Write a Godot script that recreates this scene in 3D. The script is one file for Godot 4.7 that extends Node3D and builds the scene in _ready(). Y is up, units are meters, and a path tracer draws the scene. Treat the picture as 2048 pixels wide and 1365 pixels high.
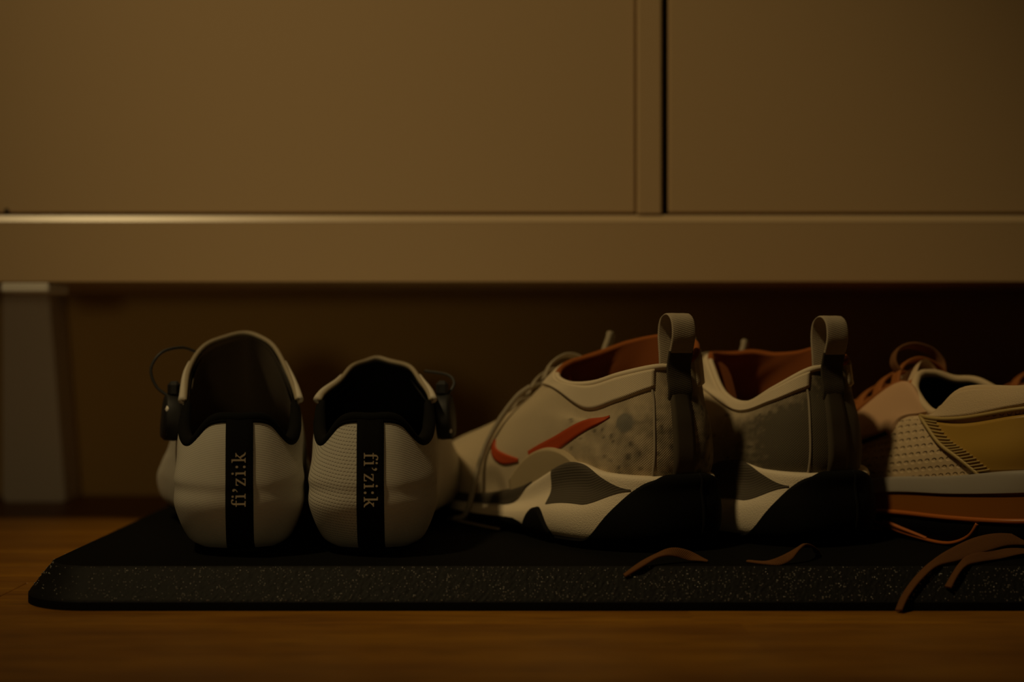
extends Node3D
# A row of shoes on a black rubber mat under a low cabinet, lit by one warm lamp and an added fill.

const MAT_H := 0.020            # top of the rubber mat above the floor
const LAMP := Vector3(-0.97, 2.22, 0.27)      # the ceiling spotlight
const AIM := Vector3(0.0, 0.19, -0.93)
const FILL := Vector3(-0.12, 0.21, 1.05)         # small fill lamp added behind the camera, unseen
const FILL_AIM := Vector3(-0.42, 0.07, -1.1)

var M := {}                     # materials by name
var used := {}                  # names taken at top level

# ------------------------------------------------------------------ naming
func numbered(called: String) -> String:
	if not used.has(called):
		used[called] = 0
		return called
	used[called] += 1
	return "%s_%03d" % [called, used[called]]

func thing(called: String, label: String, category: String, at := Vector3.ZERO, turn := 0.0, group := "") -> Node3D:
	var o := Node3D.new()
	o.name = numbered(called)
	add_child(o)
	o.position = at
	o.rotation.y = turn
	o.set_meta("label", label)
	o.set_meta("category", category)
	if group != "":
		o.set_meta("group", group)
	return o

func part(called: String, mesh: Mesh, mat: Material, parent: Node, label := "") -> MeshInstance3D:
	var o := MeshInstance3D.new()
	var n := called
	var k := 0
	while parent.has_node(n):
		k += 1
		n = "%s_%03d" % [called, k]
	o.name = n
	o.mesh = mesh
	o.material_override = mat
	o.cast_shadow = GeometryInstance3D.SHADOW_CASTING_SETTING_ON
	parent.add_child(o)
	if label != "":
		o.set_meta("label", label)
	return o

func struct(called: String, mesh: Mesh, mat: Material) -> MeshInstance3D:
	var o := part(called, mesh, mat, self)
	o.set_meta("kind", "structure")
	return o

# ------------------------------------------------------------------ meshes
func mesh_of(v: PackedVector3Array, idx: PackedInt32Array, uv := PackedVector2Array(), col := PackedColorArray(), flat := false) -> ArrayMesh:
	var st := SurfaceTool.new()
	st.begin(Mesh.PRIMITIVE_TRIANGLES)
	if flat:
		st.set_smooth_group(-1)
		for i in idx:
			if uv.size() > 0: st.set_uv(uv[i])
			if col.size() > 0: st.set_color(col[i])
			st.set_smooth_group(-1)
			st.add_vertex(v[i])
		st.generate_normals()
		return st.commit()
	var nrm := PackedVector3Array()
	nrm.resize(v.size())
	for i in range(0, idx.size(), 3):
		var a := v[idx[i]]
		var n := (v[idx[i + 2]] - a).cross(v[idx[i + 1]] - a)
		nrm[idx[i]] += n
		nrm[idx[i + 1]] += n
		nrm[idx[i + 2]] += n
	# join the normals of points that coincide (seams of closed surfaces)
	var seen := {}
	for i in v.size():
		var key := Vector3i((v[i] * 50000.0).round())
		seen[key] = seen.get(key, Vector3.ZERO) + nrm[i]
	for i in v.size():
		var n2: Vector3 = seen[Vector3i((v[i] * 50000.0).round())]
		nrm[i] = n2.normalized() if n2.length_squared() > 0.0 else Vector3.UP
	var arr := []
	arr.resize(Mesh.ARRAY_MAX)
	arr[Mesh.ARRAY_VERTEX] = v
	arr[Mesh.ARRAY_NORMAL] = nrm
	arr[Mesh.ARRAY_INDEX] = idx
	if uv.size() > 0: arr[Mesh.ARRAY_TEX_UV] = uv
	if col.size() > 0: arr[Mesh.ARRAY_COLOR] = col
	var am := ArrayMesh.new()
	am.add_surface_from_arrays(Mesh.PRIMITIVE_TRIANGLES, arr)
	return am

func grid(rows: Array, uvs := [], cols := []) -> ArrayMesh:
	var v := PackedVector3Array()
	var uv := PackedVector2Array()
	var col := PackedColorArray()
	var idx := PackedInt32Array()
	var nc: int = rows[0].size()
	for i in rows.size():
		for j in nc:
			v.append(rows[i][j])
			if uvs.size() > 0: uv.append(uvs[i][j])
			if cols.size() > 0: col.append(cols[i][j])
	for i in rows.size() - 1:
		for j in nc - 1:
			var a := i * nc + j
			idx.append_array([a, a + nc, a + 1, a + 1, a + nc, a + nc + 1])
	return mesh_of(v, idx, uv, col)

func box(c: Vector3, s: Vector3, b := 0.001) -> ArrayMesh:      # a box with chamfered edges
	var v := PackedVector3Array()
	var idx := PackedInt32Array()
	var h := s * 0.5
	b = minf(b, minf(h.x, minf(h.y, h.z)) * 0.9)
	var faces := []
	for ax in 3:
		for sg in [-1.0, 1.0]:
			var n := Vector3.ZERO
			n[ax] = sg
			var u := Vector3.ZERO
			u[(ax + 1) % 3] = 1.0
			var w := n.cross(u)
			var hu: float = h[(ax + 1) % 3] - b
			var hw: float = h[(ax + 2) % 3] - b
			var base := v.size()
			for q in [[-1, -1], [1, -1], [1, 1], [-1, 1]]:
				v.append(c + n * h[ax] + u * hu * q[0] + w * hw * q[1])
			idx.append_array([base, base + 2, base + 1, base, base + 3, base + 2])
	# chamfers: hull edges, by joining corners that share signs
	var corner := {}
	for i in v.size():
		var d := v[i] - c
		var key := Vector3i(int(signf(d.x)), int(signf(d.y)), int(signf(d.z)))
		if not corner.has(key): corner[key] = [0, 0, 0]
		corner[key][i / 8] = i
	for key in corner:
		var t: Array = corner[key]
		var pr: int = key.x * key.y * key.z
		idx.append_array([t[0], t[2], t[1]] if pr > 0 else [t[0], t[1], t[2]])
	for ax in 3:
		var p := (ax + 1) % 3
		var q := (ax + 2) % 3
		for sp in [-1, 1]:
			for sq in [-1, 1]:
				var k0 := Vector3i.ZERO
				k0[ax] = -1; k0[p] = sp; k0[q] = sq
				var k1 := k0
				k1[ax] = 1
				var a: int = corner[k0][p]
				var b2: int = corner[k0][q]
				var c2: int = corner[k1][p]
				var d2: int = corner[k1][q]
				if sp * sq > 0: idx.append_array([a, b2, c2, c2, b2, d2])
				else: idx.append_array([a, c2, b2, c2, d2, b2])
	return mesh_of(v, idx, PackedVector2Array(), PackedColorArray(), true)

func spline(pts: Array, n: int, closed := false) -> Array:
	var out := []
	var m := pts.size()
	var segs := m if closed else m - 1
	for i in n + (0 if closed else 1):
		var f := float(i) / n * segs
		var k := mini(int(f), segs - 1)
		f -= k
		var p := []
		for o in [-1, 0, 1, 2]:
			var q: int = k + o
			p.append(pts[posmod(q, m)] if closed else pts[clampi(q, 0, m - 1)])
		out.append(cr(p[0], p[1], p[2], p[3], f))
	return out

func cr(a, b, c, d, f: float):
	return b + (c - a) * (0.5 * f) + (a * 2.0 - b * 5.0 + c * 4.0 - d) * (0.5 * f * f) + (b * 3.0 - a - c * 3.0 + d) * (0.5 * f * f * f)

func tube(pts: Array, r, sides := 10, closed := false) -> ArrayMesh:
	var rows := []
	var m := pts.size()
	var nrm := Vector3.ZERO
	for i in m + (1 if closed else 0):
		var p: Vector3 = pts[i % m]
		var t: Vector3
		if closed: t = pts[(i + 1) % m] - pts[posmod(i - 1, m)]
		else: t = pts[mini(i + 1, m - 1)] - pts[maxi(i - 1, 0)]
		t = t.normalized()
		if nrm == Vector3.ZERO:
			nrm = t.cross(Vector3(0.31, 0.9, 0.2)).normalized()
		nrm = (nrm - t * nrm.dot(t)).normalized()
		var bin := t.cross(nrm)
		var row := []
		var rr: float = r[mini(i, m - 1)] if r is Array else r
		for j in sides + 1:
			var a := TAU * j / sides
			row.append(p + (nrm * cos(a) + bin * sin(a)) * rr)
		rows.append(row)
	if closed:
		rows[rows.size() - 1] = rows[0]
	else:
		var c0 := []
		var c1 := []
		for j in sides + 1:
			c0.append(pts[0])
			c1.append(pts[m - 1])
		rows.push_front(c0)
		rows.append(c1)
	return grid(rows)

func ribbon(pts: Array, ups: Array, width, thick: float) -> ArrayMesh:   # a flat lace or strap with rounded edges; ups = face normals
	var rows := []
	var m := pts.size()
	for i in m:
		var t: Vector3 = (pts[mini(i + 1, m - 1)] - pts[maxi(i - 1, 0)]).normalized()
		var up: Vector3 = ups[i]
		up = (up - t * up.dot(t)).normalized()
		var side := t.cross(up)
		var row := []
		var wd: float = width[i].x if width is Array else width
		for q in [[-1.0, 0.0], [-0.88, 0.8], [-0.45, 1.0], [0.0, 0.85], [0.45, 1.0], [0.88, 0.8], [1.0, 0.0], [0.88, -0.8], [0.45, -1.0], [0.0, -0.85], [-0.45, -1.0], [-0.88, -0.8], [-1.0, 0.0]]:
			row.append(pts[i] + side * (q[0] * wd * 0.5) + up * (q[1] * thick * 0.5))
		rows.append(row)
	var c0 := []
	var c1 := []
	for j in 13:
		c0.append(pts[0])
		c1.append(pts[m - 1])
	rows.push_front(c0)
	rows.append(c1)
	var uvs := []
	var run := 0.0
	for i in rows.size():
		if i > 0: run += (rows[i][3] - rows[i - 1][3]).length()
		var ur := []
		for j in 13:
			ur.append(Vector2(run * 250.0, (6 - absi(j - 6)) / 6.0 * 1.25))
		uvs.append(ur)
	return grid(rows, uvs)

func lathe(profile: Array, sides := 32) -> ArrayMesh:      # profile of Vector2(radius, height) round y
	var rows := []
	for p in profile:
		var row := []
		for j in sides + 1:
			var a := TAU * j / sides
			row.append(Vector3(p.x * cos(a), p.y, p.x * sin(a)))
		rows.append(row)
	return grid(rows)

# ------------------------------------------------------------------ lofts: closed rails joined by smooth curves
class Loft:
	var rails := []
	var n := 0
	func at_rail(r: Array, a: float) -> Vector3:
		var k := int(floor(a))
		var f := a - k
		var p0: Vector3 = r[posmod(k - 1, n)]
		var p1: Vector3 = r[posmod(k, n)]
		var p2: Vector3 = r[posmod(k + 1, n)]
		var p3: Vector3 = r[posmod(k + 2, n)]
		return mix(p0, p1, p2, p3, f)
	func mix(p0: Vector3, p1: Vector3, p2: Vector3, p3: Vector3, f: float) -> Vector3:
		return p1 + (p2 - p0) * (0.5 * f) + (p0 * 2.0 - p1 * 5.0 + p2 * 4.0 - p3) * (0.5 * f * f) + (p1 * 3.0 - p0 - p2 * 3.0 + p3) * (0.5 * f * f * f)
	func pt(a: float, t: float) -> Vector3:
		var m := rails.size() - 1
		var g := clampf(t, 0.0, 1.0) * m
		var k := mini(int(g), m - 1)
		g -= k
		var p1 := at_rail(rails[k], a)
		var p2 := at_rail(rails[k + 1], a)
		var p0 := at_rail(rails[k - 1], a) if k > 0 else p1 * 2.0 - p2
		var p3 := at_rail(rails[k + 2], a) if k + 2 <= m else p2 * 2.0 - p1
		return mix(p0, p1, p2, p3, g)
	func normal(a: float, t: float) -> Vector3:
		var t0 := maxf(t - 0.02, 0.0)
		var t1 := minf(t + 0.02, 1.0)
		var d := (pt(a, t1) - pt(a, t0)).cross(pt(a + 0.05, t) - pt(a - 0.05, t))
		return d.normalized()

# half rails run heel (0), along the left side, to the toe (last); the right side mirrors them, its w times `right` at each key
func loft(halves: Array, right := []) -> Loft:
	var l := Loft.new()
	for h in halves:
		var r := []
		var k: int = h.size()
		for p in h:
			r.append(local(p[0], p[1], p[2]))
		for i in range(k - 2, 0, -1):
			var p = h[i]
			var f: float = right[i] if right.size() > 0 else 1.0
			var dv: float = p[3] if p.size() > 3 else 0.0
			r.append(local(p[0], -p[1] * f, p[2] + dv))
		l.rails.append(r)
	l.n = l.rails[0].size()
	return l

func local(u: float, w: float, v: float) -> Vector3:        # millimetres along the shoe, to its right and up -> metres in the shoe's node (toe at -z)
	return Vector3(w, v, -u) * 0.001

func value_at(f, x: float) -> float:
	return f.call(x) if f is Callable else f

# part of a loft: a from a0 to a1, t from t0 to t1 (numbers, or functions of the other's fraction), raised by off with edges turned down
func patch(l: Loft, a0, a1, t0, t1, na: int, nt: int, off := 0.0, skirt := false, tint = null, uvm := 1.0) -> ArrayMesh:
	var rows := []
	var uvs := []
	var cols := []
	for i in na + 1:
		var fi := float(i) / na
		var row := []
		var ur := []
		var cc := []
		for j in nt + 1:
			var fj := float(j) / nt
			var a := lerpf(value_at(a0, fj), value_at(a1, fj), fi)
			var t := lerpf(value_at(t0, a), value_at(t1, a), fj)
			var p := l.pt(a, t)
			if off != 0.0:
				var e := 1.0
				if skirt:
					e = minf(1.0, minf(minf(fi, 1.0 - fi) * na, minf(fj, 1.0 - fj) * nt))
				p += l.normal(a, t) * (off * e - (0.0008 if e == 0.0 else 0.0))
			row.append(p)
			cc.append(tint.call(p, a, t) if tint != null else Color.WHITE)
		rows.append(row)
		cols.append(cc)
	var along := 0.0
	for i in na + 1:
		if i > 0: along += (rows[i][nt / 2] - rows[i - 1][nt / 2]).length()
		var ur := []
		var up := 0.0
		for j in nt + 1:
			if j > 0: up += (rows[i][j] - rows[i][j - 1]).length()
			ur.append(Vector2(along, up) * uvm)
		uvs.append(ur)
	return grid(rows, uvs, cols if tint != null else [])

func on_loft(l: Loft, path: Array, n: int, off := 0.0) -> Array:      # path of Vector2(a, t)
	var out := []
	for q in spline(path, n):
		out.append(l.pt(q.x, q.y) + l.normal(q.x, q.y) * off)
	return out

func stroke(l: Loft, path: Array, halfs: Array, n: int, off := 0.0006) -> ArrayMesh:   # a flat emblem stroke lying on a loft
	var c := on_loft(l, path, n, 0.0)
	var hs := []
	for h in halfs: hs.append(Vector2(h, 0))
	var hw := spline(hs, n)
	var qs := spline(path, n)
	var rows := []
	for i in c.size():
		var nrm := l.normal(qs[i].x, qs[i].y)
		var t: Vector3 = (c[mini(i + 1, c.size() - 1)] - c[maxi(i - 1, 0)]).normalized()
		var side := nrm.cross(t).normalized()
		var row := []
		for q in [-1.0, -0.95, -0.5, 0.0, 0.5, 0.95, 1.0]:
			row.append(c[i] + side * hw[i].x * q + nrm * (off if absf(q) < 1.0 else -0.0006))
		rows.append(row)
	return grid(rows)

func cap(l: Loft, t: float, lift := 0.0, n := 48, sx := 1.0) -> ArrayMesh:     # closes a loft at t with a gently even floor
	var ring := []
	var c := Vector3.ZERO
	for i in n:
		var p := l.pt(float(i) / n * l.n, t)
		ring.append(p)
		c += p / n
	var rows := []
	for f in [1.0, 0.7, 0.35, 0.0]:
		var row := []
		for i in n + 1:
			var p: Vector3 = ring[i % n]
			var q := Vector3(p.x * f * sx, p.y + lift, lerpf(c.z, p.z, f * sx))
			row.append(q)
		rows.append(row)
	return grid(rows)

# ------------------------------------------------------------------ materials
func mat(called: String, c: Color, rough := 0.6, metal := 0.0) -> StandardMaterial3D:
	var m := StandardMaterial3D.new()
	m.albedo_color = c.linear_to_srgb()
	m.roughness = rough
	m.metallic = metal
	m.cull_mode = BaseMaterial3D.CULL_DISABLED
	M[called] = m
	return m

func noise(freq: float, seed_: int, oct := 3) -> FastNoiseLite:
	var f := FastNoiseLite.new()
	f.seed = seed_
	f.frequency = freq
	f.noise_type = FastNoiseLite.TYPE_SIMPLEX_SMOOTH
	f.fractal_octaves = oct
	return f

func texture(w: int, h: int, f: Callable) -> ImageTexture:
	var im := Image.create(w, h, false, Image.FORMAT_RGB8)
	for y in h:
		for x in w:
			im.set_pixel(x, y, f.call(x, y))
	return ImageTexture.create_from_image(im)

func bumps(w: int, h: int, strength: float, f: Callable) -> ImageTexture:
	var im := Image.create(w, h, false, Image.FORMAT_RGB8)
	for y in h:
		for x in w:
			var k: float = clampf(f.call(x, y), 0.0, 1.0)
			im.set_pixel(x, y, Color(k, k, k))
	im.bump_map_to_normal_map(strength)
	return ImageTexture.create_from_image(im)

func fabric(m: StandardMaterial3D, tex: Texture2D, per_metre: float, depth := 1.0) -> void:
	m.normal_enabled = true
	m.normal_texture = tex
	m.normal_scale = depth
	m.uv1_scale = Vector3(per_metre, per_metre, 1)
	m.rim_enabled = false

func materials() -> void:
	var knit := bumps(64, 64, 6.0, func(x, y):
		# rows of small holes, every other row shifted by half: an open mesh knit
		var best := 1.0
		for oy in [-32, 0, 32, 64, 96]:
			for ox in [-32, 0, 32, 64, 96]:
				var cx: float = ox + (16.0 if posmod(oy / 32, 2) == 1 else 0.0) + 8.0
				var d := Vector2((x - cx) / 11.0, (y - oy - 16.0) / 8.0).length()
				best = minf(best, smoothstep(0.55, 1.1, d))
		return best)
	var rib := bumps(32, 32, 4.0, func(x, y): return 0.5 + 0.42 * sin(TAU * y / 16.0) + 0.08 * sin(TAU * x / 8.0))
	var weave := bumps(64, 64, 4.0, func(x, y):
		var a: float = sin(TAU * x / 16.0) * sin(TAU * y / 16.0)
		return 0.5 + 0.45 * a)
	var grain := noise(0.9, 5, 2)
	var leather := bumps(128, 128, 3.0, func(x, y): return 0.5 + 0.4 * grain.get_noise_2d(x * 0.25, y * 0.25))

	var m := mat("cabinet", Color(0.57, 0.40, 0.22), 0.42)
	mat("highlight_edge", Color(0.60, 0.44, 0.26), 0.29).metallic_specular = 0.8  # cabinet colour made lighter and glossier for the highlight strip
	fabric(m, leather, 1.0, 0.12)
	m.uv1_triplanar = true
	m.uv1_scale = Vector3.ONE * 30.0
	mat("gap", Color(0.02, 0.015, 0.008), 0.8)
	mat("leg", Color(0.82, 0.73, 0.62), 0.5)
	mat("bracket", Color(0.85, 0.80, 0.72), 0.4)
	mat("wall", Color(0.60, 0.385, 0.12), 0.85)
	mat("room", Color(0.35, 0.28, 0.20), 0.9)
	mat("subfloor", Color(0.02, 0.012, 0.006), 0.9)
	# oak strips: four tones of one grain
	var g1 := noise(0.02, 11, 4)
	var g2 := noise(0.11, 12, 2)
	for k in 4:
		var tone: float = [1.0, 0.86, 1.1, 0.95][k]
		var tex := texture(512, 128, func(x, y):
			var s: float = g1.get_noise_2d(x * 0.35 + k * 900.0, y * 3.2) * 0.5 + g2.get_noise_2d(x * 0.18 + k * 300.0, y * 5.0) * 0.25
			var pore := clampf(g2.get_noise_2d(x * 0.25, y * 9.0 + k * 77.0) - 0.28, 0.0, 1.0) * 1.3
			var v: float = tone * (1.0 + 0.75 * s) * (1.0 - 0.6 * pore)
			return Color(0.37 * v, 0.155 * v * (1.0 + 0.15 * s), 0.010 * v).linear_to_srgb())
		var o := mat("oak%d" % k, Color.WHITE, 0.45)
		o.albedo_texture = tex
	var b := mat("rubber", Color(0.009, 0.0086, 0.0075), 0.6)
	b.metallic_specular = 0.3
	b = mat("grit", Color(0.34, 0.34, 0.32), 0.28, 0.95)
	mat("rubber_plain", Color(0.005, 0.0047, 0.004), 0.9).metallic_specular = 0.2

	m = mat("white_knit", Color(0.56, 0.53, 0.46), 0.8)
	fabric(m, knit, 1.0, 1.0)
	m.uv1_scale = Vector3(260, 260, 1)
	m = mat("white_rib", Color(0.56, 0.53, 0.46), 0.8)
	fabric(m, rib, 1.0, 0.4)
	m.uv1_scale = Vector3(560, 560, 1)
	mat("white_edge", Color(0.34, 0.28, 0.19), 0.7)
	mat("black_binding", Color(0.007, 0.007, 0.006), 0.9).metallic_specular = 0.2
	mat("black_tape", Color(0.006, 0.0055, 0.005), 0.8).metallic_specular = 0.2
	mat("flap", Color(0.62, 0.56, 0.46), 0.7)
	mat("letter", Color(0.40, 0.32, 0.22), 0.5)
	mat("dark_lining", Color(0.17, 0.13, 0.085), 0.95)
	mat("black_lining", Color(0.012, 0.012, 0.011), 0.95)
	mat("black_plastic", Color(0.009, 0.009, 0.009), 0.6)
	mat("wire", Color(0.03, 0.03, 0.03), 0.5)

	m = mat("tan_knit", Color.WHITE, 0.85)
	m.vertex_color_use_as_albedo = true
	fabric(m, weave, 1.0, 0.7)
	m.uv1_scale = Vector3(180, 180, 1)
	m = mat("tan_collar", Color(0.72, 0.60, 0.42), 0.9)
	fabric(m, weave, 1.0, 0.6)
	m.uv1_scale = Vector3(240, 240, 1)
	mat("tan_overlay", Color(0.46, 0.36, 0.21), 0.55)
	mat("orange_lining", Color(0.30, 0.080, 0.007), 0.95)
	mat("red", Color(0.42, 0.055, 0.008), 0.5)
	m = mat("midsole_white", Color(0.84, 0.72, 0.54), 0.7)
	fabric(m, leather, 1.0, 0.5)
	m.uv1_scale = Vector3(40, 40, 1)
	m = mat("groove", Color(0.085, 0.068, 0.045), 0.9)
	fabric(m, rib, 1.0, 0.5)
	m.uv1_scale = Vector3(330, 330, 1)
	mat("black_outsole", Color(0.006, 0.0055, 0.005), 0.8).metallic_specular = 0.25
	m = mat("shade_dark", Color(0.055, 0.042, 0.026), 0.95)  # dark tone that carries painted shade
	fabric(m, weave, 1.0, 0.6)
	m = mat("heel_shade", Color(0.13, 0.105, 0.068), 0.95)  # heel tone with its shade mixed into the colour
	fabric(m, weave, 1.0, 0.6)
	m = mat("strap_light", Color(0.46, 0.38, 0.27), 0.9)
	fabric(m, weave, 1.0, 0.6)
	m = mat("lace_tan", Color(0.36, 0.30, 0.21), 0.9)
	fabric(m, weave, 1.0, 0.7)
	m = mat("lace_brown", Color(0.165, 0.062, 0.012), 0.9)
	fabric(m, weave, 1.0, 1.0)

	mat("peach", Color(0.66, 0.41, 0.23), 0.7)
	m = mat("trainer_knit", Color.WHITE, 0.85)
	m.vertex_color_use_as_albedo = true
	fabric(m, knit, 1.0, 1.0)
	m.uv1_scale = Vector3(110, 110, 1)
	m = mat("cream", Color(0.72, 0.55, 0.34), 0.7)
	fabric(m, leather, 1.0, 0.4)
	m.uv1_scale = Vector3(40, 40, 1)
	mat("mustard", Color(0.50, 0.30, 0.055), 0.4)
	m = mat("mustard_edge", Color(0.50, 0.36, 0.13), 0.5)
	mat("trainer_white", Color(0.36, 0.32, 0.27), 0.55)
	mat("orange_sole", Color(0.46, 0.125, 0.020), 0.4)
	mat("cushion", Color(0.25, 0.085, 0.010), 0.3)
	mat("orange_trim", Color(0.33, 0.105, 0.016), 0.75)
	mat("brown_loop", Color(0.17, 0.068, 0.018), 0.9)

# ------------------------------------------------------------------ setting
func room() -> void:
	var x0 := -2.4
	var x1 := 1.7
	var z0 := -1.22
	var z1 := 1.6
	var h := 2.4
	var cx := (x0 + x1) / 2
	var cz := (z0 + z1) / 2
	var w := x1 - x0
	var d := z1 - z0
	var floor_ := struct("floor", box(Vector3(cx, -0.06, cz), Vector3(w + 0.2, 0.1, d + 0.2)), M.subfloor)
	struct("ceiling", box(Vector3(cx, h + 0.05, cz), Vector3(w + 0.2, 0.1, d + 0.2)), M.room)
	struct("wall_back", box(Vector3(cx, h / 2, z0 - 0.05), Vector3(w + 0.2, h, 0.1)), M.wall)
	struct("wall_front", box(Vector3(cx, h / 2, z1 + 0.05), Vector3(w + 0.2, h, 0.1)), M.room)
	struct("wall_left", box(Vector3(x0 - 0.05, h / 2, cz), Vector3(0.1, h, d)), M.room)
	struct("wall_right", box(Vector3(x1 + 0.05, h / 2, cz), Vector3(0.1, h, d)), M.room)
	# oak strips running across, one mesh each; joints staggered
	var rng := RandomNumberGenerator.new()
	rng.seed = 43
	var pitch := 0.057
	var z := -0.7785
	while z - pitch > z0: z -= pitch
	z -= pitch
	while z < z1:
		var za := maxf(z, z0)
		var zb := minf(z + pitch, z1)
		var x := x0 - rng.randf_range(0.0, 0.5)
		if absf(z + 0.7785) < 0.02: x = -0.265 - 2.8
		while x < x1:
			var len := rng.randf_range(0.75, 1.5)
			if absf(z + 0.7785) < 0.02 and x < -0.3: len = 1.4
			var xa := maxf(x, x0)
			var xb := minf(x + len, x1)
			if xb - xa > 0.03 and zb - za > 0.004:
				plank(floor_, xa, xb, za, zb, rng)
			x += len
		z += pitch

func plank(parent: Node, xa: float, xb: float, za: float, zb: float, rng: RandomNumberGenerator) -> void:
	var e := 0.0009
	var y := rng.randf_range(-0.0002, 0.0)
	var rows := []
	var uvs := []
	var off := rng.randf()
	var offv := rng.randf()
	for q in [[0.0, -0.010], [0.0, -0.0012], [e, 0.0], [1.0, 0.0], [1.0, -0.0012], [1.0, -0.010]]:
		pass
	var prof := [[za + 0.0003, -0.0099], [za + 0.0003, -0.0010], [za + e, 0.0], [zb - e, 0.0], [zb - 0.0003, -0.0010], [zb - 0.0003, -0.0099]]
	for xq in [[xa + 0.0003, -0.0099], [xa + 0.0003, -0.0010], [xa + e, 0.0], [xb - e, 0.0], [xb - 0.0003, -0.0010], [xb - 0.0003, -0.0099]]:
		var row := []
		var ur := []
		for p in prof:
			row.append(Vector3(xq[0], minf(p[1], xq[1]) + y, p[0]))
			ur.append(Vector2(xq[0] * 1.4 + off, p[0] * 4.0 + offv))
		rows.append(row)
		uvs.append(ur)
	part("plank", grid(rows, uvs), M["oak%d" % rng.randi_range(0, 3)], parent)

func cabinet() -> void:
	var t := thing("cabinet", "low beige cabinet on legs with two flat doors, above the row of shoes", "cabinet", Vector3(0, 0, -0.96))
	var xl := -0.498
	var xr := 0.56
	var bot := 0.1722
	var top := 0.2178
	var back := -0.235
	# bottom board with a rounded upper front edge
	var prof := [Vector2(back, bot), Vector2(-0.0006, bot), Vector2(0.0, bot + 0.0006)]
	var r := 0.0052
	for q in [[0.0, 1.0], [-0.01, 0.94], [-0.04, 0.88], [-0.50, 0.06], [-0.58, 0.02], [-0.70, 0.0]]:     # chamfer with eased corners
		prof.append(Vector2(r * q[0], top - r * q[1]))
	prof.append(Vector2(back, top))
	prof.append(Vector2(back, bot))
	var rows := []
	for x in [xl, xr]:
		var row := []
		for p in prof: row.append(Vector3(x, p.y, p.x))
		rows.append(row)
	for x in [xl, xr]:      # end caps
		var row := []
		for p in prof: row.append(Vector3(x, lerpf(bot, top, 0.5), back / 2))
		if x == xl: rows.push_front(row)
		else: rows.append(row)
	var v := PackedVector3Array()
	var idx := PackedInt32Array()
	var nc := prof.size()
	for row in rows:
		for p in row: v.append(p)
	for i in 3:
		for j in nc - 1:
			var a := i * nc + j
			idx.append_array([a, a + 1, a + nc, a + 1, a + nc + 1, a + nc])
	var board := part("bottom_board", mesh_of(v, idx, PackedVector2Array(), PackedColorArray(), true), M.cabinet, t)
	# strip added over the upper front edge, lighter and glossier for its highlight
	var eb := []
	for x in [xl, xr]:
		var row := []
		for q in [[0.0, 1.02], [0.0, 0.94], [-0.04, 0.88], [-0.50, 0.06], [-0.58, 0.02], [-0.70, 0.0]]:
			row.append(Vector3(x, top - r * q[1] + 0.00012, r * q[0] + 0.00012))
		eb.append(row)
	part("highlight_edge", grid(eb), M.highlight_edge, board, "lighter glossy strip added for the highlight on the upper edge")
	var dz := -0.004
	part("divider", box(Vector3(0.0931, 0.60, -0.117), Vector3(0.0170, 0.7642, 0.232), 0.0012), M.cabinet, t)
	var dl := part("door", box(Vector3((xl + 0.020 + 0.0838) / 2, 0.602, dz - 0.009), Vector3(0.0838 - xl - 0.020, 0.7655, 0.018), 0.0012), M.cabinet, t, "wide flat door on the left")
	part("bumper", box(Vector3(-0.3425, 0.2206, dz + 0.0006), Vector3(0.0026, 0.0034, 0.0024), 0.0005), M.gap, dl)
	part("door", box(Vector3((0.1062 + xr - 0.020) / 2, 0.602, dz - 0.009), Vector3(xr - 0.020 - 0.1062, 0.7655, 0.018), 0.0012), M.cabinet, t, "flat door on the right")
	part("side_panel", box(Vector3(xl + 0.009, 0.60, -0.117), Vector3(0.018, 0.7642, 0.232), 0.0012), M.cabinet, t)
	part("side_panel", box(Vector3(xr - 0.009, 0.60, -0.117), Vector3(0.018, 0.7642, 0.232), 0.0012), M.cabinet, t)
	part("top_board", box(Vector3((xl + xr) / 2, 1.0, -0.117), Vector3(xr - xl, 0.034, 0.236), 0.002), M.cabinet, t)
	part("back_panel", box(Vector3((xl + xr) / 2, 0.60, back + 0.005), Vector3(xr - xl - 0.04, 0.764, 0.006), 0.001), M.gap, t)
	# pale legs against the wall, each a little wider at the foot
	for q in [[-0.4205, -0.3815, -0.3675], [0.47, 0.509, 0.523]]:
		var rr := []
		for lv in [[0.0, 0.0], [0.004, 1.0], [bot - 0.0002, 1.0], [bot - 0.0002, 0.0]]:
			var right: float = lerpf(q[2], q[1], lv[0] / bot)
			var c := Vector3((q[0] + right) / 2, lv[0], -0.2325)
			var hx: float = (right - q[0]) / 2 * maxf(lv[1], 0.001)
			var hz: float = 0.0215 * maxf(lv[1], 0.001)
			if lv[0] == 0.0:
				hx = (right - q[0]) / 2 - 0.002
				hz = 0.0195
			var row := []
			for s in [[-1, -0.9], [-1, 0.9], [-0.95, 1], [0.95, 1], [1, 0.9], [1, -0.9], [0.95, -1], [-0.95, -1], [-1, -0.9]]:
				row.append(c + Vector3(hx * s[0], 0, hz * s[1]))
			rr.append(row)
		var lg := part("leg", grid(rr), M.leg, t, "white leg")
		if q[0] < 0.0:
			part("bracket", box(Vector3(-0.3290, bot - 0.0036, -0.022), Vector3(0.0325, 0.0068, 0.044), 0.0012), M.bracket, lg, "white mounting plate")

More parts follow.
